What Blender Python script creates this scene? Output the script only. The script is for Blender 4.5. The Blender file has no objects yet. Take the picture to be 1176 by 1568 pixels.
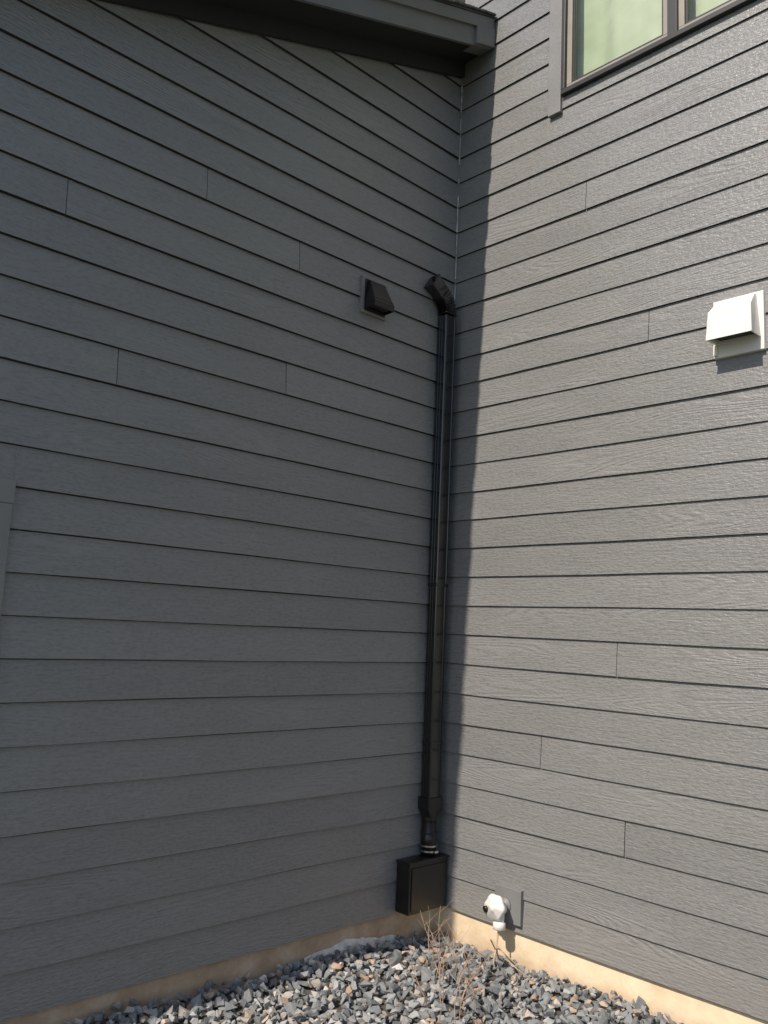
import bpy, math, random
import numpy as np
from mathutils import Matrix, Vector, noise as mnoise
random.seed(7); rng=np.random.default_rng(5)
scene=bpy.context.scene
E=0.178
SUN_EL=46.0; SUN_S=0.037

# ---------------------------------------------------------------- helpers
def empty(name,loc=(0,0,0)):
    o=bpy.data.objects.new(name,None); o.location=loc; o.empty_display_size=.2
    scene.collection.objects.link(o); return o
def mesh_obj(name,verts,faces,mat=None,parent=None,smooth=False,bevel=0,mats=None,fm=None):
    me=bpy.data.meshes.new(name); me.from_pydata([tuple(map(float,v)) for v in verts],[],faces); me.update()
    o=bpy.data.objects.new(name,me); scene.collection.objects.link(o)
    if mats:
        for m in mats: me.materials.append(m)
        if fm:
            for i,p in enumerate(me.polygons): p.material_index=fm[i]
    elif mat: me.materials.append(mat)
    if smooth:
        for p in me.polygons: p.use_smooth=True
    if bevel:
        b=o.modifiers.new("bevel",'BEVEL'); b.width=bevel; b.segments=2; b.limit_method='ANGLE'
    if parent: o.parent=parent
    return o
def boxg(x0,x1,y0,y1,z0,z1):
    v=[(x0,y0,z0),(x1,y0,z0),(x1,y1,z0),(x0,y1,z0),(x0,y0,z1),(x1,y0,z1),(x1,y1,z1),(x0,y1,z1)]
    f=[(3,2,1,0),(4,5,6,7),(0,1,5,4),(1,2,6,5),(2,3,7,6),(3,0,4,7)]
    return v,f
def join(parts):
    V=[];F=[]
    for v,f in parts:
        n=len(V); V+=list(v); F+=[tuple(i+n for i in q) for q in f]
    return V,F
def box(name,x0,x1,y0,y1,z0,z1,mat,parent=None,bevel=0):
    v,f=boxg(min(x0,x1),max(x0,x1),min(y0,y1),max(y0,y1),min(z0,z1),max(z0,z1))
    return mesh_obj(name,v,f,mat,parent,bevel=bevel)
def sweep(path,ring_fn,closed_caps=True):
    V=[];F=[];n=None
    for i,(p,A,B) in enumerate(path):
        r=ring_fn(i); n=len(r)
        for a,b in r: V.append(tuple(Vector(p)+Vector(A)*a+Vector(B)*b))
    for i in range(len(path)-1):
        for j in range(n):
            k=(j+1)%n
            F.append((i*n+j,i*n+k,(i+1)*n+k,(i+1)*n+j))
    if closed_caps:
        F.append(tuple(range(n-1,-1,-1))); F.append(tuple((len(path)-1)*n+j for j in range(n)))
    return V,F
def circ(r,n=24): return [(r*math.cos(2*math.pi*i/n),r*math.sin(2*math.pi*i/n)) for i in range(n)]
def lathe(base,axis,prof,n=28):
    ax=Vector(axis).normalized(); t=Vector((0,0,1)) if abs(ax.z)<.9 else Vector((1,0,0))
    A=ax.cross(t).normalized(); B=ax.cross(A)
    path=[(Vector(base)+ax*h,A,B) for h,r in prof]
    return sweep(path,lambda i:circ(prof[i][1],n))

# ---------------------------------------------------------------- materials
def nm(name):
    m=bpy.data.materials.new(name); m.use_nodes=True
    nt=m.node_tree; b=nt.nodes["Principled BSDF"]; return m,nt,b
def N(nt,t,**k):
    n=nt.nodes.new(t)
    for a,v in k.items(): setattr(n,a,v)
    return n
def math_n(nt,op,a,b=None,c=None,clamp=False):
    n=N(nt,'ShaderNodeMath',operation=op); n.use_clamp=clamp
    for i,v in enumerate((a,b,c)):
        if v is None: continue
        if isinstance(v,(int,float)): n.inputs[i].default_value=v
        else: nt.links.new(v,n.inputs[i])
    return n.outputs[0]
def noise(nt,vec,scale=(1,1,1),s=1,detail=3,rough=.5,off=(0,0,0)):
    mp=N(nt,'ShaderNodeMapping'); mp.inputs['Scale'].default_value=scale; mp.inputs['Location'].default_value=off
    nt.links.new(vec,mp.inputs['Vector'])
    n=N(nt,'ShaderNodeTexNoise'); n.inputs['Scale'].default_value=s; n.inputs['Detail'].default_value=detail; n.inputs['Roughness'].default_value=rough
    nt.links.new(mp.outputs[0],n.inputs['Vector']); return n.outputs['Fac']
def ramp(nt,fac,stops):
    r=N(nt,'ShaderNodeValToRGB')
    while len(r.color_ramp.elements)<len(stops): r.color_ramp.elements.new(.5)
    for e,(p,c) in zip(r.color_ramp.elements,stops): e.position=p; e.color=(*c,1)
    nt.links.new(fac,r.inputs[0]); return r.outputs[0]
def mapr(nt,fac,a,b,c,d):
    n=N(nt,'ShaderNodeMapRange'); nt.links.new(fac,n.inputs[0])
    for i,v in zip((1,2,3,4),(a,b,c,d)): n.inputs[i].default_value=v
    return n.outputs[0]
def mixc(nt,fac,a,b):
    m=N(nt,'ShaderNodeMix',data_type='RGBA')
    if isinstance(fac,(int,float)): m.inputs[0].default_value=fac
    else: nt.links.new(fac,m.inputs[0])
    for i,v in ((6,a),(7,b)):
        if isinstance(v,tuple): m.inputs[i].default_value=(*v,1)
        else: nt.links.new(v,m.inputs[i])
    return m.outputs[2]
def simple(name,col,rough=.5,var=.12,scale=8,bump=.1,metal=0,spec=.5,bs=60,hi=None):
    m,nt,b=nm(name); tc=N(nt,'ShaderNodeTexCoord')
    f=noise(nt,tc.outputs['Object'],s=scale,detail=3)
    lo=tuple(c*(1-var) for c in col); hi=hi or tuple(min(1,c*(1+var)) for c in col)
    nt.links.new(ramp(nt,f,[(.3,lo),(.7,hi)]),b.inputs['Base Color'])
    b.inputs['Roughness'].default_value=rough; b.inputs['Metallic'].default_value=metal
    b.inputs['Specular IOR Level'].default_value=spec
    if bump:
        bp=N(nt,'ShaderNodeBump'); bp.inputs['Strength'].default_value=bump; bp.inputs['Distance'].default_value=.002
        nt.links.new(noise(nt,tc.outputs['Object'],s=bs,detail=2),bp.inputs['Height']); nt.links.new(bp.outputs[0],b.inputs['Normal'])
    return m

def siding_mat(name,col):
    m,nt,b=nm(name); uv=N(nt,'ShaderNodeUVMap'); uv.uv_map="UVMap"; u=uv.outputs[0]
    tc=N(nt,'ShaderNodeTexCoord')
    base=noise(nt,u,(.8,6.5,1),1,1.0,.4)
    ring=math_n(nt,'SINE',math_n(nt,'MULTIPLY',base,150))
    mask=mapr(nt,noise(nt,u,(1.1,4,1),1,1,off=(9,3,0)),.50,.66,.06,1)
    ring=math_n(nt,'MULTIPLY',math_n(nt,'ADD',math_n(nt,'MULTIPLY',ring,.5),.5),mask)
    streak=noise(nt,u,(9,110,1),1,2,.6)
    short=noise(nt,u,(36,80,1),1,2,.65,off=(4,4,0))
    h=math_n(nt,'ADD',math_n(nt,'MULTIPLY',ring,.46),math_n(nt,'ADD',math_n(nt,'MULTIPLY',streak,.85),math_n(nt,'MULTIPLY',short,1.4)))
    bp=N(nt,'ShaderNodeBump'); bp.inputs['Strength'].default_value=1; bp.inputs['Distance'].default_value=.0026
    nt.links.new(h,bp.inputs['Height']); nt.links.new(bp.outputs[0],b.inputs['Normal'])
    at=N(nt,'ShaderNodeAttribute'); at.attribute_name="tint"
    big=noise(nt,tc.outputs['Object'],s=.7,detail=3)
    med=noise(nt,u,(3,14,1),1,2)
    f=math_n(nt,'ADD',math_n(nt,'MULTIPLY',big,.5),math_n(nt,'ADD',math_n(nt,'MULTIPLY',med,.25),math_n(nt,'MULTIPLY',at.outputs['Fac'],.25)))
    c=ramp(nt,f,[(.25,tuple(x*.88 for x in col)),(.75,tuple(x*1.11 for x in col))])
    c=mixc(nt,mapr(nt,h,.9,1.8,0,.26),c,(.32,.315,.30))
    c=mixc(nt,mapr(nt,h,1.2,.75,0,.26),c,(.075,.076,.075))
    sx=N(nt,'ShaderNodeSeparateXYZ'); nt.links.new(tc.outputs['Object'],sx.inputs[0])
    sp=math_n(nt,'ADD',sx.outputs[2],math_n(nt,'MULTIPLY',noise(nt,tc.outputs['Object'],s=22,detail=3,rough=.7),.45))
    c=mixc(nt,mapr(nt,sp,.22,.50,.22,0),c,(.30,.27,.23))
    nt.links.new(c,b.inputs['Base Color'])
    b.inputs['Specular IOR Level'].default_value=.7
    nt.links.new(mapr(nt,med,0,1,.31,.45),b.inputs['Roughness'])
    return m
SC=(.192,.190,.186)
SIDE=siding_mat("siding_paint",SC)
TRIM=simple("trim_paint",(.192,.189,.185),.5,.08,6,.5)
FASCIA=simple("fascia_paint",(.135,.134,.132),.55,.08,5,.3)
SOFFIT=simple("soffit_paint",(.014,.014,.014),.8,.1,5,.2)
BACK=simple("sheathing_dark",(.015,.015,.015),.9,.1,5,0)
LAP_SHADE=simple("lap_painted_shade",(.028,.027,.026),.9,.3,12,0)  # contact shadow of the laps, painted as dark strips and board undersides
BLACK=simple("black_aluminium",(.006,.006,.006),.16,.2,9,.03,0,.8)
BLACKP=simple("black_plastic",(.011,.010,.009),.35,.25,12,.12)
METAL=simple("steel_band",(.55,.54,.52),.3,.1,30,.05,1)
WHITE=simple("white_plastic",(.76,.73,.68),.42,.05,10,.08)
CAULK=simple("caulk",(.34,.34,.335),.6,.3,25,.3)
BRONZE=simple("dark_bronze_frame",(.030,.028,.027),.4,.15,8,.05)
SASH=simple("tan_sash",(.26,.235,.20),.5,.1,8,.05)
CURT=simple("curtain_cloth",(.36,.41,.27),.85,.05,2.6,.3,bs=8,hi=(.56,.59,.48))  # paler patches in the cloth colour stand for reflections on the glass
ROOM=simple("room_plaster",(.35,.36,.33),.9,.05,3,0)
SHING=simple("shingle_felt",(.08,.08,.08),.9,.5,40,.6,bs=120)
STEM=simple("dry_stem",(.42,.27,.17),.8,.3,20,.1)
WIRE=simple("tan_twine",(.48,.37,.25),.8,.2,20,.1)

def found_mat():
    m,nt,b=nm("painted_concrete"); tc=N(nt,'ShaderNodeTexCoord'); o=tc.outputs['Object']
    f=noise(nt,o,s=5,detail=5,rough=.6)
    c=ramp(nt,f,[(.3,(.64,.49,.32)),(.5,(.76,.61,.42)),(.7,(.82,.69,.50))])
    sx=N(nt,'ShaderNodeSeparateXYZ'); nt.links.new(o,sx.inputs[0])
    d=mapr(nt,math_n(nt,'ADD',sx.outputs[2],math_n(nt,'MULTIPLY',noise(nt,o,s=14,detail=4),.10)),-.12,-.035,.5,0)
    side=mapr(nt,sx.outputs[0],-.01,-.15,0,1)
    st=noise(nt,o,s=3.5,detail=5,rough=.65)
    c2=ramp(nt,st,[(.3,(.32,.20,.125)),(.5,(.48,.34,.225)),(.62,(.58,.46,.34)),(.75,(.38,.24,.15))])
    c=mixc(nt,d,c,(.42,.29,.19))
    c=mixc(nt,math_n(nt,'MULTIPLY',side,.9),c,c2)
    nt.links.new(c,b.inputs['Base Color']); b.inputs['Roughness'].default_value=.85
    bp=N(nt,'ShaderNodeBump'); bp.inputs['Strength'].default_value=.6; bp.inputs['Distance'].default_value=.005
    nt.links.new(noise(nt,o,s=25,detail=5),bp.inputs['Height']); nt.links.new(bp.outputs[0],b.inputs['Normal'])
    return m
FOUND=found_mat()
MORT=simple("mortar",(.66,.63,.58),.9,.25,20,.6)

def stone_mat():
    m,nt,b=nm("crushed_stone"); at=N(nt,'ShaderNodeAttribute'); at.attribute_name="tint"
    tc=N(nt,'ShaderNodeTexCoord'); o=tc.outputs['Object']
    c=ramp(nt,at.outputs['Fac'],[(0,(.06,.068,.076)),(.35,(.13,.145,.155)),(.62,(.23,.245,.25)),(.76,(.38,.38,.37)),(.84,(.38,.30,.215)),(.93,(.42,.25,.13)),(1,(.62,.59,.54))])
    f=noise(nt,o,s=45,detail=4,rough=.65)
    c=mixc(nt,math_n(nt,'MULTIPLY',f,.42),c,(.42,.415,.40))
    nt.links.new(c,b.inputs['Base Color']); b.inputs['Roughness'].default_value=.7
    bp=N(nt,'ShaderNodeBump'); bp.inputs['Strength'].default_value=.7; bp.inputs['Distance'].default_value=.003
    nt.links.new(noise(nt,o,s=90,detail=3),bp.inputs['Height']); nt.links.new(bp.outputs[0],b.inputs['Normal'])
    return m
STONE=stone_mat()
def ground_mat():
    m,nt,b=nm("lawn_soil"); tc=N(nt,'ShaderNodeTexCoord'); o=tc.outputs['Object']
    c=ramp(nt,noise(nt,o,s=.6,detail=6,rough=.65),[(.3,(.08,.10,.05)),(.55,(.13,.14,.09)),(.75,(.19,.19,.14))])
    nt.links.new(c,b.inputs['Base Color']); b.inputs['Roughness'].default_value=.95
    bp=N(nt,'ShaderNodeBump'); bp.inputs['Strength'].default_value=1; bp.inputs['Distance'].default_value=.03
    nt.links.new(noise(nt,o,s=30,detail=4),bp.inputs['Height']); nt.links.new(bp.outputs[0],b.inputs['Normal'])
    return m
GROUND=ground_mat()
BED=simple("bed_soil",(.09,.08,.07),.95,.4,15,.8,bs=40)

def glass_mat():
    m=bpy.data.materials.new("window_glass"); m.use_nodes=True; nt=m.node_tree; nt.nodes.clear()
    out=N(nt,'ShaderNodeOutputMaterial'); t=N(nt,'ShaderNodeBsdfTransparent'); t.inputs[0].default_value=(.92,.96,.90,1)
    g=N(nt,'ShaderNodeBsdfGlossy'); g.inputs['Roughness'].default_value=.02
    lw=N(nt,'ShaderNodeLayerWeight'); lw.inputs[0].default_value=.5
    f=math_n(nt,'ADD',math_n(nt,'MULTIPLY',math_n(nt,'POWER',lw.outputs['Facing'],5.0),.92),.07,clamp=True)
    mx=N(nt,'ShaderNodeMixShader'); nt.links.new(f,mx.inputs[0]); nt.links.new(t.outputs[0],mx.inputs[1]); nt.links.new(g.outputs[0],mx.inputs[2])
    nt.links.new(mx.outputs[0],out.inputs[0]); return m
GLASS=glass_mat()

# ---------------------------------------------------------------- house
house=empty("house")
RM=.365; RZ=5.50; OH=.28
def roofx(z): return -(RZ-z)/RM
def laps(name,side,kmax,span,joints,holes=()):
    V=[];F=[];UV=[];T=[];FM=[]
    LIP=.0215 if side=='L' else .0180
    SHADE_H=.0085 if side=='L' else .006
    for k in range(kmax):
        z0=k*E; z1=z0+E+.004
        a0,b0,a1,b1=span(z0)[0],span(z0)[1],span(z1)[0],span(z1)[1]
        cuts=sorted(joints.get(k,[]))
        if k not in joints:
            x=b0-random.uniform(3.05,4.2)
            if x>a0+.5: cuts=[x]
        segs=[]; pa0,pa1=a0,a1
        for c in cuts+[None]:
            if c is None: segs.append((pa0,b0,pa1,b1))
            else: segs.append((pa0,c-.0018,pa1,c-.0018)); pa0=pa1=c+.0018
        out=[]
        for (s0,e0,s1,e1) in segs:
            cur=[(s0,e0,s1,e1,z0,z1)]
            for (lo,hi,hz0,hz1) in holes:
                nx=[]
                for (p0,q0,p1,q1,za,zb) in cur:
                    if zb<=hz0 or za>=hz1 or q0<=lo or p0>=hi: nx.append((p0,q0,p1,q1,za,zb)); continue
                    if p0<lo: nx.append((p0,lo,min(p1,lo),lo,za,zb))
                    if q0>hi: nx.append((hi,q0,hi,max(q1,hi),za,zb))
                    m0,m1=max(p0,lo),min(q0,hi)
                    if za<hz0-.01: nx.append((m0,m1,m0,m1,za,hz0))
                    if zb>hz1+.01: nx.append((m0,m1,m0,m1,hz1,zb))
                cur=nx
            out+=cur
        for (p0,q0,p1,q1,za,zb) in out:
            if q0-p0<.01: continue
            ou=random.uniform(0,400); ov=random.uniform(0,90); tint=random.random()
            jit=random.uniform(-.0012,.0012)
            fa=(za-z0)/E; fb=(zb-z0)/E
            D=lambda fz:LIP-(LIP-.007)*fz+jit
            n=max(1,int((q0-p0)/.35))
            has_shade=(abs(zb-z1)<1e-6 and zb-za>.05)
            zm=zb-SHADE_H if has_shade else zb; fm_=(zm-za)/(zb-za)
            for i in range(n):
                t0=i/n; t1=(i+1)/n
                A0=p0+(q0-p0)*t0; B0=p0+(q0-p0)*t1; A1=p1+(q1-p1)*t0; B1=p1+(q1-p1)*t1
                w=lambda s:.0014*math.sin(s*2.1+k*1.7)+.0008*math.sin(s*6.3+k)
                w0=w(A0); w1=w(B0); e0=w(A0*1.3+2)*.7; e1=w(B0*1.3+2)*.7
                Am=A0+(A1-A0)*fm_; Bm=B0+(B1-B0)*fm_
                dm=D((zm-z0)/E); d0=D(fa); d1=D(fb)
                pts=[(A0,d0+e0,za+w0),(B0,d0+e1,za+w1),(Bm,dm,zm),(Am,dm,zm),(A0,.002,za+w0),(B0,.002,za+w1),(B1,d1,zb),(A1,d1,zb)]
                nb=len(V)
                for (s,d,z) in pts: V.append((s,-d,z) if side=='L' else (-d,s,z))
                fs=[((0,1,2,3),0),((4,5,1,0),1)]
                if has_shade: fs.append(((3,2,6,7),1))  # dark strip painted on the board top as shade below the next lip
                if i==0: fs.append(((4,0,3),0))
                if i==n-1: fs.append(((5,2,1),0))
                for f,mi in fs:
                    if side=='R': f=f[::-1]
                    F.append(tuple(nb+j for j in f)); FM.append(mi)
                    for j in f:
                        s,d,z=pts[j]; UV.append((s+ou,z-z0+ov)); T.append(tint)
    o=mesh_obj(name,V,F,None,house,mats=[SIDE,LAP_SHADE],fm=FM)
    me=o.data; uvl=me.uv_layers.new(name="UVMap"); uvl.data.foreach_set("uv",np.array(UV,dtype=np.float32).ravel())
    at=me.attributes.new("tint",'FLOAT','CORNER'); at.data.foreach_set("value",np.array(T,dtype=np.float32))
    return o
WR=dict(y0=-2.95,y1=-.85,z0=4.88,z1=6.25)
WL=dict(x0=-3.95,x1=-2.82,z0=.86,z1=2.06)
laps("siding_gable_wall",'L',31,lambda z:(max(-8.0,min(roofx(z),-.024)),-.015),
     {19:[-2.62],21:[-1.92],20:[-1.31],15:[-2.31],16:[-1.35],9:[-4.3]},
     holes=[(WL['x0']-.1,WL['x1']+.1,WL['z0']-.1,WL['z1']+.1)])
laps("siding_main_wall",'R',42,lambda z:(-7.5,-.015),
     {8:[-1.24],5:[-.77],3:[-1.29],23:[-1.02],31:[-.3],18:[-1.42],13:[-4.0]},
     holes=[(WR['y0']-.09,WR['y1']+.09,WR['z0'],WR['z1']+.1)])
zl=RZ-.365*8
mesh_obj("gable_wall_body",[(-8,0,0),(0,0,0),(0,0,RZ),(-8,0,zl),(-8,4,0),(0,4,0),(0,4,RZ),(-8,4,zl)],
   [(3,2,1,0)[::-1],(0,3,7,4),(4,5,6,7)[::-1]],BACK,house)
y0,y1,z0,z1=WR['y0'],WR['y1'],WR['z0'],WR['z1']
parts=[([(0,-7.5,0),(0,0,0),(0,0,z0),(0,-7.5,z0)],[(0,1,2,3)]),
       ([(0,-7.5,z0),(0,y0,z0),(0,y0,z1),(0,-7.5,z1)],[(0,1,2,3)]),
       ([(0,y1,z0),(0,0,z0),(0,0,z1),(0,y1,z1)],[(0,1,2,3)]),
       ([(0,-7.5,z1),(0,4,z1),(0,4,7.48),(0,-7.5,7.48)],[(0,1,2,3)]),
       ([(0,0,0),(0,4,0),(0,4,z1),(0,0,z1)],[(0,1,2,3)]),
       ([(0,-7.5,0),(6,-7.5,0),(6,-7.5,7.48),(0,-7.5,7.48)],[(0,1,2,3)]),
       ([(6,-7.5,0),(6,4,0),(6,4,7.48),(6,-7.5,7.48)],[(0,1,2,3)])]
mesh_obj("main_wall_body",*join(parts),BACK,house)
fv=[boxg(-8,.3,.003,.25,-.6,.0),boxg(.003,.25,-7.5,.0025,-.6,.0)]
mesh_obj("foundation",*join(fv),FOUND,house)
box("starter_strip_gable",-8,-.02,-.004,.002,-.006,.004,BACK,house)
box("starter_strip_main",-.004,.002,-7.5,-.02,-.006,.004,BACK,house)
def slab(name,ya,yb,zb,zt,mat,x1=-.024,x0=-8.6):
    v=[]
    for x in (x0,x1):
        zz=RZ+RM*x
        v+=[(x,ya,zz+zb),(x,yb,zz+zb),(x,yb,zz+zt),(x,ya,zz+zt)]
    f=[(0,1,2,3),(7,6,5,4),(0,4,5,1),(1,5,6,2),(2,6,7,3),(3,7,4,0)]
    return mesh_obj(name,v,f,mat,house)
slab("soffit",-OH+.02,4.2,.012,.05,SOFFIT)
slab("eave_shade_strip",-.045,-.0225,-.095,.0115,SOFFIT)  # added dark strip standing for shade on the top boards, not a real board
slab("rake_fascia",-OH,-OH+.0195,-.006,.205,FASCIA)
slab("rake_trim",-OH-.018,-OH-.0005,.125,.21,FASCIA)
slab("roof_deck",-OH+.02,4.2,.051,.20,BACK)
slab("drip_edge",-OH-.026,4.2,.211,.222,BRONZE)
parts=[]
x=-.03
while x>-8.5:
    l=.14; dz=random.uniform(-.002,.003); o=random.uniform(-.006,.006)
    xa=x-l; ya=-OH-.038+o
    for lay in (0,1):
        zb=.2235+.010*lay+dz
        v=[]
        for xx in (xa+.002,x-.001):
            zz=RZ+RM*xx+(.006 if xx<x-.05 else 0)
            v+=[(xx,ya+.008*lay,zz+zb),(xx,4.2,zz+zb),(xx,4.2,zz+zb+.009),(xx,ya+.008*lay,zz+zb+.009)]
        parts.append((v,[(0,1,2,3),(7,6,5,4),(0,4,5,1),(1,5,6,2),(2,6,7,3),(3,7,4,0)]))
    x-=l
mesh_obj("shingles",*join(parts),SHING,house)
zc=RZ
yf,yb_=-OH-.024,-OH+.10
mesh_obj("rake_return",[(-.20,yf,zc-.072),(-.024,yf,zc-.012),(-.024,yf,zc+.118),(-.20,yf,zc+.052),
   (-.20,yb_,zc-.072),(-.024,yb_,zc-.012),(-.024,yb_,zc+.118),(-.20,yb_,zc+.052)],
   [(0,1,2,3),(7,6,5,4),(0,4,5,1),(1,5,6,2),(2,6,7,3),(3,7,4,0)],FASCIA,house)
box("main_soffit",-.45,6.4,-8,4.6,7.49,7.6,SOFFIT,house)
mesh_obj("main_roof",[(-.5,-8.1,7.61),(6.5,-8.1,7.61),(6.5,4.7,7.61),(-.5,4.7,7.61),(3,-4.5,9.2),(3,1.2,9.2)],
   [(0,1,4),(1,2,5,4),(2,3,5),(3,0,4,5),(3,2,1,0)],SHING,house)
parts=[]; z=3.80
while z<5.30:
    l=random.uniform(.03,.13); w=random.uniform(.003,.007)
    parts.append(([(-.0245-w,-.0235,z),(-.0235,-.0245-w,z),(-.0245-w*.6,-.0235,z+l),(-.0235,-.0245-w*.6,z+l)],[(0,1,3,2)])); z+=l+random.choice([.0,.02,.05,.09])
mesh_obj("corner_caulk",*join(parts),CAULK,house)
box("corner_strip",-.0225,-.0015,-.0225,-.0015,0,RZ,TRIM,house)

# windows ----------------------------------------------------------
def curtain(name,a0,a1,x,z0,z1,hor):
    V=[];F=[];n=90
    for i in range(n+1):
        s=a0+(a1-a0)*i/n; d=.022*math.sin(i*.55)+.014*math.sin(i*.23+1)
        for j in range(5):
            z=z0+(z1-z0)*j/4; dd=d*(1-.12*j)+.006*math.sin(i*.3+j)
            V.append((x+dd,s,z) if hor=='y' else (s,x+dd,z))
    for i in range(n):
        for j in range(4):
            a=i*5+j; F.append((a,a+5,a+6,a+1))
    return mesh_obj(name,V,F,CURT,house,smooth=True)
box("window_trim_side",-.038,.0,-.846,-.755,4.78,6.40,TRIM,house,.002)
box("window_trim_side_far",-.038,.0,-3.045,-2.954,4.78,6.40,TRIM,house,.002)
box("window_trim_head",-.040,.0,-2.952,-.848,6.252,6.40,TRIM,house,.002)
parts=[]
def bx(x0,x1,ya,yb,za,zb): parts.append(boxg(x0,x1,min(ya,yb),max(ya,yb),za,zb))
bx(-.045,.05,-2.95,-.85,4.882,4.912); bx(-.045,.05,-2.95,-.85,6.22,6.25)
bx(-.045,.05,-.876,-.85,4.9125,6.2195); bx(-.045,.05,-2.95,-2.924,4.9125,6.2195)
bx(-.040,.05,-1.60,-1.545,4.9125,6.2195)
mesh_obj("window_frame",*join(parts),BRONZE,house,bevel=.002)
parts=[]
for ya,yb in ((-1.544,-.877),(-2.923,-1.601)):
    bx(-.02,.03,ya,yb,4.913,4.945); bx(-.02,.03,ya,yb,6.18,6.219)
    bx(-.02,.03,yb-.034,yb,4.9455,6.1795); bx(-.02,.03,ya,ya+.034,4.9455,6.1795)
mesh_obj("window_sash",*join(parts),SASH,house,bevel=.002)
parts=[]
for ya,yb in ((-1.515,-.905),(-2.895,-1.63)):
    bx(-.008,.004,yb-.018,yb-.0065,4.951,6.174); bx(-.008,.004,ya+.0065,ya+.018,4.951,6.174); bx(-.008,.004,ya+.0185,yb-.0185,4.951,4.965)
mesh_obj("window_glazing_bead",*join(parts),BRONZE,house)
mesh_obj("window_pane",[(.006,-2.91,4.93),(.006,-.89,4.93),(.006,-.89,6.20),(.006,-2.91,6.20)],[(3,2,1,0)],GLASS,house)
curtain("curtain",-2.94,-.86,.10,4.89,6.24,'y')
box("window_room_back",.5,.52,-3.2,-.6,4.6,6.5,ROOM,house)
x0,x1,z0,z1=WL['x0'],WL['x1'],WL['z0'],WL['z1']
box("window_trim_right",x1+.002,x1+.1,-.036,0,z0-.1,z1-.001,TRIM,house,.002)
box("window_trim_left",x0-.1,x0-.002,-.036,0,z0-.1,z1-.001,TRIM,house,.002)
box("window_trim_top",x0-.1,x1+.104,-.038,0,z1,z1+.1,TRIM,house,.002)
box("window_trim_sill",x0,x1,-.036,0,z0-.1,z0-.001,TRIM,house,.002)
parts=[]
bx(x0,x1,-.03,-.002,z0,z0+.04); bx(x0,x1,-.03,-.002,z1-.04,z1-.001)
bx(x0,x0+.04,-.03,-.002,z0+.041,z1-.041); bx(x1-.04,x1,-.03,-.002,z0+.041,z1-.041); bx((x0+x1)/2-.03,(x0+x1)/2+.03,-.03,-.002,z0+.041,z1-.041)
mesh_obj("lower_window_frame",*join(parts),BRONZE,house)
mesh_obj("lower_window_pane",[(x0+.03,-.01,z0+.03),(x1-.03,-.01,z0+.03),(x1-.03,-.01,z1-.03),(x0+.03,-.01,z1-.03)],[(0,1,2,3)],GLASS,house)

# ---------------------------------------------------------------- downspout
ds=empty("downspout",(-.133,0,0))
def dsp(o): 
    o.parent=ds; o.matrix_parent_inverse=Matrix.Translation((.133,0,0)); return o
def rect_prof(w,d,r=.010,rib=.0035,flutes=True):
    hw,hd=w/2,d/2; pts=[]
    def side(p,q,nrm,fl):
        L=Vector(q)-Vector(p); m=24
        for i in range(m):
            t=(i+.5)/m; off=0
            for c,wd in fl:
                if abs(t-c)<wd: off=-rib
            P=Vector(p)+L*t+Vector(nrm)*off; pts.append((P.x,P.y))
    def corner(cx,cy,a0):
        for s in (1,2,3):
            a=math.radians(a0+90*s/4); pts.append((cx+r*math.cos(a),cy+r*math.sin(a)))
    sd=[(.30,.05),(.66,.05)] if flutes else []
    fr2=[(.90,.035)] if flutes else []
    side((-hw+r,-hd),(hw-r,-hd),(0,-1),fr2); corner(hw-r,-hd+r,-90)
    side((hw,-hd+r),(hw,hd-r),(1,0),sd); corner(hw-r,hd-r,0)
    side((hw-r,hd),(-hw+r,hd),(0,1),[]); corner(-hw+r,hd-r,90)
    side((-hw,hd-r),(-hw,-hd+r),(-1,0),sd); corner(-hw+r,-hd+r,180)
    return pts
PX,PY=-.133,-.062
prof=rect_prof(.094,.072)
dsp(mesh_obj("pipe",*sweep([((PX,PY,.60),(1,0,0),(0,1,0)),((PX,PY,1.9),(1,0,0),(0,1,0))],lambda i:prof),BLACK))
prof2=rect_prof(.099,.077)
dsp(mesh_obj("pipe_upper",*sweep([((PX,PY,1.895),(1,0,0),(0,1,0)),((PX,PY,3.63),(1,0,0),(0,1,0))],lambda i:prof2),BLACK))
dsp(box("seam_flange",PX+.050,PX+.060,PY-.022,PY-.012,.62,3.58,BLACK))
path=[];sc=[]
R=.155; cx,cz=PX-R,3.645
nst=27; AM=56
for i in range(nst+1):
    a=math.radians(AM)*i/nst
    p=(cx+R*math.cos(a),PY,cz+R*math.sin(a)); A=(math.cos(a),0,math.sin(a))
    path.append((p,A,(0,1,0))); sc.append(1.0 + (.09 if i%3==1 else (-.05 if i%3==0 else 0)) if 0<i<nst else 1.08)
a=math.radians(AM); p=Vector(path[-1][0]); dirv=Vector((-math.sin(a),0,math.cos(a)))
for s,k in ((.012,1.0),(.075,1.0),(.0755,1.10),(.105,1.10)):
    path.append((tuple(p+dirv*s),(math.cos(a),0,math.sin(a)),(0,1,0))); sc.append(k)
base=rect_prof(.099,.077,flutes=False)
dsp(mesh_obj("elbow",*sweep(path,lambda i:[(x*sc[i],y*sc[i]) for x,y in base]),BLACK))
for z in (1.90,.95):
    dsp(box("joint_band_%d"%int(z*100),PX-.0515,PX+.0515,PY-.0405,PY+.036,z-.010,z+.010,BLACK,bevel=.002))
pr=rect_prof(.122,.098,flutes=False)
def blend(t):
    out=[]
    for (x,y) in pr:
        a=math.atan2(y/.049,x/.061); rx,ry=.047*math.cos(a),.047*math.sin(a); out.append((x*(1-t)+rx*t,y*(1-t)+ry*t))
    return out
zs=[(.632,0),(.625,0),(.57,0),(.565,.05),(.53,.8),(.52,1),(.50,1)]
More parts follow.
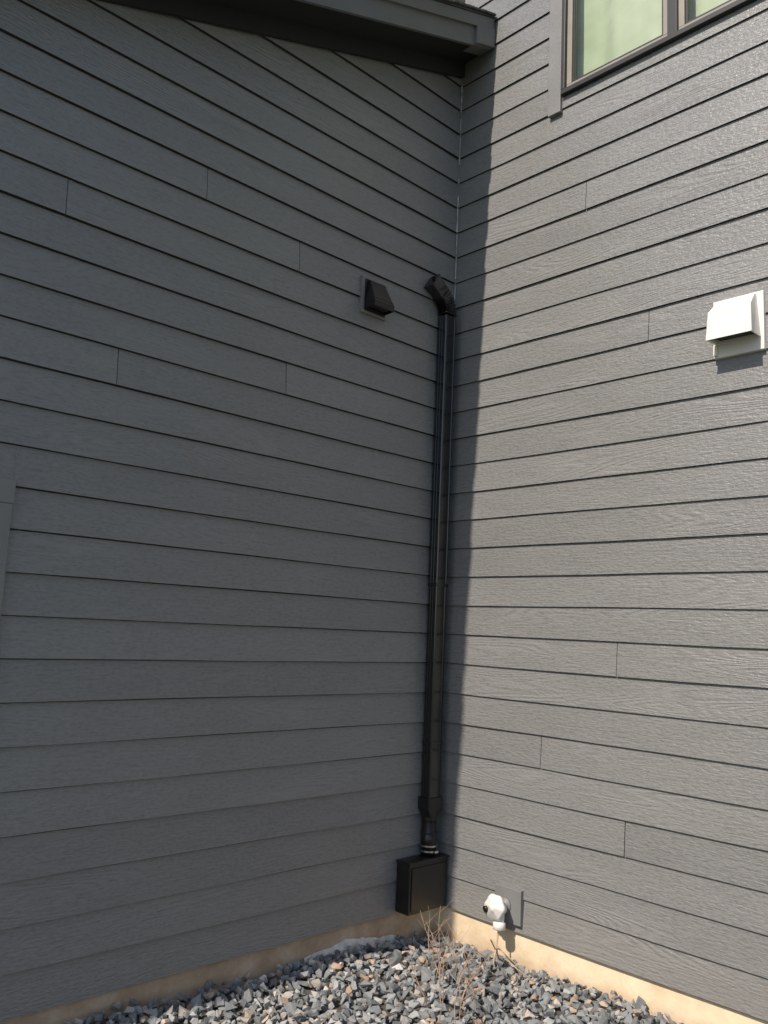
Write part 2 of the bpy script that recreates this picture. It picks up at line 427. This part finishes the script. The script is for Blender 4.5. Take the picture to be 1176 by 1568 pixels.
dsp(mesh_obj("adaptor",*sweep([((PX,PY,z),(1,0,0),(0,1,0)) for z,t in zs],lambda i:blend(zs[i][1])),BLACKP,smooth=False))
dsp(mesh_obj("round_pipe",*lathe((PX,PY,.29),(0,0,1),[(0,.045),(.04,.045),(.041,.0475),(.15,.0475),(.151,.045),(.23,.045)]),BLACKP,smooth=True))
for i,z in enumerate((.322,.352,.425)):
    dsp(mesh_obj("clamp_%d"%(i+1),*lathe((PX,PY,z),(0,0,1),[(0,.0485),(0,.0502),(.009,.0502),(.009,.0485)]),METAL if i<2 else BLACKP,smooth=False))
dsp(box("clamp_screw",PX-.01,PX+.02,PY-.064,PY-.049,.32,.334,METAL,bevel=.002))

jb=empty("junction_box",(-.195,0,.15))
def par(o,e):
    o.parent=e; o.matrix_parent_inverse=Matrix.Translation(-e.location); return o
par(box("case",-.355,-.035,-.128,-.024,.012,.285,BLACKP,bevel=.004),jb)
par(box("lid",-.362,-.028,-.136,-.024,.2855,.300,BLACKP,bevel=.003),jb)
par(box("cover_flange",-.338,-.052,-.1335,-.1285,.03,.265,BLACKP,bevel=.002),jb)
for i,(x,z) in enumerate(((-.325,.04),(-.065,.04),(-.325,.255),(-.065,.255))):
    par(mesh_obj("screw_%d"%i,*lathe((x,-.1335,z),(0,-1,0),[(0,.004),(.002,.003)],10),BLACKP),jb)

# ---------------------------------------------------------------- black vent on gable wall
ev=empty("exhaust_vent",(-.745,0,3.58))
par(box("mounting_block",-.85,-.645,-.034,-.001,3.465,3.69,TRIM,bevel=.003),ev)
par(box("back_flange",-.832,-.663,-.040,-.0345,3.48,3.675,BLACKP,bevel=.002),ev)
t=[(-.81,-.0405,3.668),(-.69,-.0405,3.668),(-.69,-.055,3.668),(-.81,-.055,3.668)]
mth=[(-.828,-.0405,3.525),(-.667,-.0405,3.525),(-.667,-.125,3.525),(-.828,-.125,3.525)]
lip=[(x,y,3.490) for x,y,z in mth]
V=t+mth+lip
ii=[(-.822,-.044,3.488),(-.673,-.044,3.488),(-.673,-.119,3.488),(-.822,-.119,3.488)]
V+=ii+[(x,y,3.54) for x,y,z in ii]
F=[(0,1,2,3)]
for a,b in ((0,4),(4,8),(8,12),(12,16)):
    for j in range(4):
        k=(j+1)%4; F.append((a+j,b+j,b+k,a+k))
F.append((16,17,18,19))
par(mesh_obj("hood",V,F,BLACKP,bevel=.002),ev)
par(box("damper_flap",-.815,-.68,-.11,-.05,3.50,3.503,BLACKP),ev)

# ---------------------------------------------------------------- white vent on main wall
dv=empty("dryer_vent",(0,-1.9,3.17))
par(box("wall_plate",-.034,-.001,-2.035,-1.785,3.02,3.315,WHITE,bevel=.003),dv)
yt0,yt1=-2.02,-1.80
sec=[(-.0345,3.305),(-.058,3.300),(-.135,3.225),(-.145,3.085),(-.0345,3.085)]
ins=[.018,.018,.004,0,0]
V=[(x,yt0+i,z) for (x,z),i in zip(sec,ins)]+[(x,yt1-i,z) for (x,z),i in zip(sec,ins)]
F=[(0,1,2,3,4)[::-1],(5,6,7,8,9),(0,5,6,1)[::-1],(1,6,7,2)[::-1],(2,7,8,3)[::-1]]
n=len(V)
V+=[(-.040,yt0+.010,3.085),(-.135,yt0+.010,3.085),(-.135,yt1-.010,3.085),(-.040,yt1-.010,3.085)]
V+=[(-.040,yt0+.010,3.15),(-.135,yt0+.010,3.15),(-.135,yt1-.010,3.15),(-.040,yt1-.010,3.15)]
F+=[(4,3,n+1,n),(3,8,n+2,n+1),(8,9,n+3,n+2),(9,4,n,n+3)]
for j in range(4): F.append((n+j,n+(j+1)%4,n+4+(j+1)%4,n+4+j))
F.append((n+4,n+5,n+6,n+7))
par(mesh_obj("hood",V,F,WHITE,bevel=.003),dv)
par(box("grille",-.130,-.045,-1.995,-1.825,3.10,3.104,BLACKP),dv)
par(box("drip_tab",-.05,-.0345,-1.81,-1.79,3.03,3.082,WHITE,bevel=.002),dv)

# ---------------------------------------------------------------- hose faucet
hf=empty("hose_faucet",(0,-.56,.12))
par(box("mounting_block",-.040,-.004,-.675,-.495,.040,.225,TRIM,bevel=.003),hf)
par(mesh_obj("escutcheon",*lathe((-.040,-.565,.125),(-1,0,0),[(0,.045),(.006,.043),(.012,.030),(.02,.026)]),TRIM,smooth=True),hf)
par(mesh_obj("valve_body",*lathe((-.045,-.565,.125),(-1,0,-.1),[(0,.026),(.02,.030),(.024,.040),(.05,.042),(.056,.03),(.075,.024)]),WHITE,smooth=True),hf)
pathk=lathe((-.108,-.562,.128),(-1,0,.12),[(0,.02),(.002,.060),(.012,.067),(.028,.060),(.033,.024),(.040,.020),(.042,.006)],36)
V=[]
for i,v in enumerate(pathk[0]):
    c=Vector((-.125,-.562,.13)); d=Vector(v)-c; a=i%36; s=1+.06*math.cos(a/36*2*math.pi*6); V.append((v[0],c.y+d.y*s,c.z+d.z*s))
par(mesh_obj("knob",V,pathk[1],WHITE,smooth=True),hf)
par(mesh_obj("knob_cap",*lathe((-.135,-.515,.112),(-1,.25,-.1),[(0,.017),(.014,.017),(.016,.008)]),BLACKP,smooth=True),hf)
par(mesh_obj("spout",*lathe((-.095,-.575,.10),(-.15,-.1,-1),[(0,.028),(.045,.026),(.05,.034),(.085,.034),(.09,.02)]),WHITE,smooth=True),hf)
par(mesh_obj("vacuum_breaker",*lathe((-.085,-.535,.10),(-.5,1,-.25),[(0,.018),(.03,.018),(.031,.024),(.05,.024),(.052,.012)]),BLACKP),hf)

# ---------------------------------------------------------------- ground and gravel
GZ=-.168
S=400
mesh_obj("ground",[(-S,-S,GZ-.03),(S,-S,GZ-.03),(S,S,GZ-.03),(-S,S,GZ-.03)],[(0,1,2,3)],GROUND)
def gh(x,y):
    return GZ+.060*min(1,abs(x)/1.6)+.015*min(1,abs(y)/1.5)+.010*math.sin(x*5+y*3)+.007*math.sin(y*9-x*4)
n=40;V=[];F=[]
for i in range(n+1):
    for j in range(n+1):
        x=-4.2*i/n; y=-3.2*j/n; V.append((x,y,gh(x,y)-.02))
for i in range(n):
    for j in range(n):
        a=i*(n+1)+j; F.append((a,a+1,a+n+2,a+n+1))
mesh_obj("gravel_bed_soil",V,F,BED)
import bmesh
protos=[]
for s in range(16):
    bm=bmesh.new(); m=9+s%5
    dims=np.array([1,rng.uniform(.55,.95),rng.uniform(.35,.65)])
    for _ in range(m):
        d=rng.normal(size=3); d/=np.linalg.norm(d); d=np.sign(d)*np.abs(d)**.7; bm.verts.new(tuple(d*dims*rng.uniform(.8,1.1)))
    r=bmesh.ops.convex_hull(bm,input=bm.verts)
    bmesh.ops.delete(bm,geom=[g for g in r['geom_interior'] if isinstance(g,bmesh.types.BMVert)],context='VERTS')
    bm.verts.index_update()
    protos.append((np.array([v.co[:] for v in bm.verts]),np.array([[v.index for v in f.verts] for f in bm.faces if len(f.verts)==3])))
    bm.free()
AV=[];AF=[];AT=[];nv=0
def put(x,y,z,r,tint):
    global nv
    v,f=protos[rng.integers(len(protos))]
    q=rng.normal(size=4); q[1:3]*=.35; q/=np.linalg.norm(q); w,a,b,c=q
    Rm=np.array([[1-2*(b*b+c*c),2*(a*b-c*w),2*(a*c+b*w)],[2*(a*b+c*w),1-2*(a*a+c*c),2*(b*c-a*w)],[2*(a*c-b*w),2*(b*c+a*w),1-2*(a*a+b*b)]])
    P=(v*r)@Rm.T+np.array([x,y,z])
    P[:,1]=np.minimum(P[:,1],-.001); P[:,0]=np.minimum(P[:,0],-.001)
    AV.append(P); AF.append(f+nv); AT.append(np.full(len(v),tint)); nv+=len(v)
for layer,(st,dz) in enumerate(((.042,-.004),(.052,.016))):
    for xi in np.arange(-4.15,0,st):
        for yi in np.arange(-3.15,0,st):
            x=xi+rng.uniform(-.5,.5)*st; y=yi+rng.uniform(-.5,.5)*st
            if x>-.008 or y>-.008: continue
            if layer==1 and rng.random()<.18: continue
            r=rng.uniform(.014,.034)*(1.0 if rng.random()<.85 else 1.45)
            t=rng.random()
            if t>.80 and rng.random()<.35: t=rng.random()*.78
            put(x,y,gh(x,y)+dz+rng.uniform(-.008,.010),r,t)
AV=np.concatenate(AV);AF=np.concatenate(AF);AT=np.concatenate(AT)
g=mesh_obj("gravel",AV.tolist(),[tuple(map(int,t)) for t in AF],STONE)
at=g.data.attributes.new("tint",'FLOAT','POINT'); at.data.foreach_set("value",AT.astype(np.float32))
# mortar smear: low irregular ridge where the foundation meets the gravel
V=[];F=[];n=110
for i in range(n+1):
    x=-1.0+.72*i/n
    h=.036+.030*mnoise.noise(Vector((x*7,1.3,0)))+.012*mnoise.noise(Vector((x*30,4.1,0)))
    h=max(.0,h)*math.sin(math.pi*(i+.5)/(n+1))**.5
    b=gh(x,0)-.02; V+=[(x,-.020,b),(x,-.014-.004*mnoise.noise(Vector((x*20,0,3))),b+.03+h*.5),(x,-.0005,b+.034+h)]
for i in range(n):
    for j in (0,1): F.append((3*i+j,3*i+3+j,3*i+4+j,3*i+1+j))
mesh_obj("mortar_smear",V,F,MORT,house,smooth=True)

# ---------------------------------------------------------------- dry weeds
def tube(pts,r0,r1,n=5):
    pts=[Vector(p) for p in pts]; path=[]
    for i,p in enumerate(pts):
        d=(pts[min(i+1,len(pts)-1)]-pts[max(i-1,0)]).normalized()
        A=d.cross(Vector((.3,.8,.5))).normalized(); path.append((p,A,d.cross(A)))
    m=len(pts)-1
    return sweep(path,lambda i:circ(r0+(r1-r0)*i/m,n))
def stem(x,y,h,lean,seg=12,r=.0024):
    ph=random.uniform(0,6); pts=[]
    for i in range(seg+1):
        t=i/seg; pts.append((x+lean[0]*t*t*h+.012*math.sin(ph+t*7),y+lean[1]*t*t*h+.012*math.cos(ph+t*6),gh(x,y)-.01+h*t*(1-.12*t)))
    out=[tube(pts,r,r*.35)]
    for b in range(random.randint(2,5)):
        i=random.randint(2,seg-1); p=Vector(pts[i]); a=random.uniform(0,6.28); L=random.uniform(.05,.16)*h/.4
        q=[p+Vector((math.cos(a)*L*s,math.sin(a)*L*s,L*(.7*s+.3*s*s))) for s in (0,.35,.7,1)]
        out.append(tube(q,r*.55,r*.25,4))
    return out
parts=[]
for (x,y,h,l) in [(-.38,-.33,.33,(.0,.1)),(-.44,-.40,.28,(-.1,.2)),(-.62,-.60,.40,(.15,.1)),(-.68,-.66,.32,(.3,-.2)),(-.80,-.80,.42,(-.05,.25)),(-.72,-.86,.30,(.3,-.4)),(-.86,-.74,.26,(-.4,.2)),(-.95,-.92,.38,(.1,.0)),(-.58,-.72,.25,(.2,-.5)),(-1.0,-1.05,.34,(.3,.1)),(-.9,-1.0,.4,(.1,-.3)),(-.5,-.62,.3,(-.2,.3)),(-.75,-.95,.36,(-.3,-.1))]:
    parts+=stem(x,y,h,l)
mesh_obj("dry_weeds",*join(parts),STEM)
parts=[]
for (y,L,hh,ph) in [(-.58,.20,.20,0),(-.60,.26,.16,1.2),(-.63,.30,.11,2.4)]:
    pts=[]
    for i in range(19):
        t=i/18; pts.append((-.10-.12*math.sin(math.pi*t)*1.2-.03*t,y-L*t+.02*math.sin(ph+6*t),gh(-.1,y)+.0+hh*math.sin(math.pi*min(1,t*1.05+.02))**.8*(1-.35*t)))
    parts.append(tube([q if not isinstance(q[2],complex) else (q[0],q[1],gh(-.1,y)) for q in pts],.0036,.0028,6))
pts=[(-.105,-.58,.03),(-.12,-.585,-.02),(-.14,-.59,-.08),(-.17,-.60,-.13),(-.2,-.63,-.15)]
parts.append(tube(pts,.005,.004,6))
mesh_obj("vine_tendrils",*join(parts),WIRE)

# ---------------------------------------------------------------- camera, light, world
p=[-3.9863,-3.6151,1.6077,.8123,.1393,.0447]
yaw,pitch,roll=p[3:]
f=Vector((math.cos(yaw)*math.cos(pitch),math.sin(yaw)*math.cos(pitch),math.sin(pitch)))
r=Vector((math.sin(yaw),-math.cos(yaw),0)); u=r.cross(f)
r2=r*math.cos(roll)+u*math.sin(roll); u2=-r*math.sin(roll)+u*math.cos(roll)
cd=bpy.data.cameras.new("camera"); cam=bpy.data.objects.new("camera",cd); scene.collection.objects.link(cam)
M=Matrix((( r2.x,u2.x,-f.x,p[0]),(r2.y,u2.y,-f.y,p[1]),(r2.z,u2.z,-f.z,p[2]),(0,0,0,1)))
cam.matrix_world=M; cd.sensor_fit='AUTO'; cd.sensor_width=36; cd.lens=1288.8/1568*36; cd.clip_start=.05; cd.clip_end=2000
scene.camera=cam
el=math.radians(SUN_EL)
sd=Vector((-math.cos(el),-SUN_S*math.cos(el),math.sin(el))).normalized()
sl=bpy.data.lights.new("sun",'SUN'); sl.energy=5.0; sl.angle=math.radians(.6); sl.color=(1,.905,.79)
so=bpy.data.objects.new("sun",sl); scene.collection.objects.link(so); so.rotation_euler=sd.to_track_quat('Z','Y').to_euler(); so.location=(-6,-2,9)
w=bpy.data.worlds.new("World"); scene.world=w; w.use_nodes=True; nt=w.node_tree
bg=nt.nodes["Background"]; sky=nt.nodes.new('ShaderNodeTexSky'); sky.sky_type='NISHITA'; sky.sun_disc=False
sky.sun_elevation=el; sky.sun_rotation=math.atan2(sd.x,sd.y); sky.air_density=1; sky.dust_density=1.0
nt.links.new(sky.outputs[0],bg.inputs[0]); bg.inputs[1].default_value=.14
scene.view_settings.view_transform='Standard'; scene.view_settings.look='None'; scene.view_settings.exposure=0
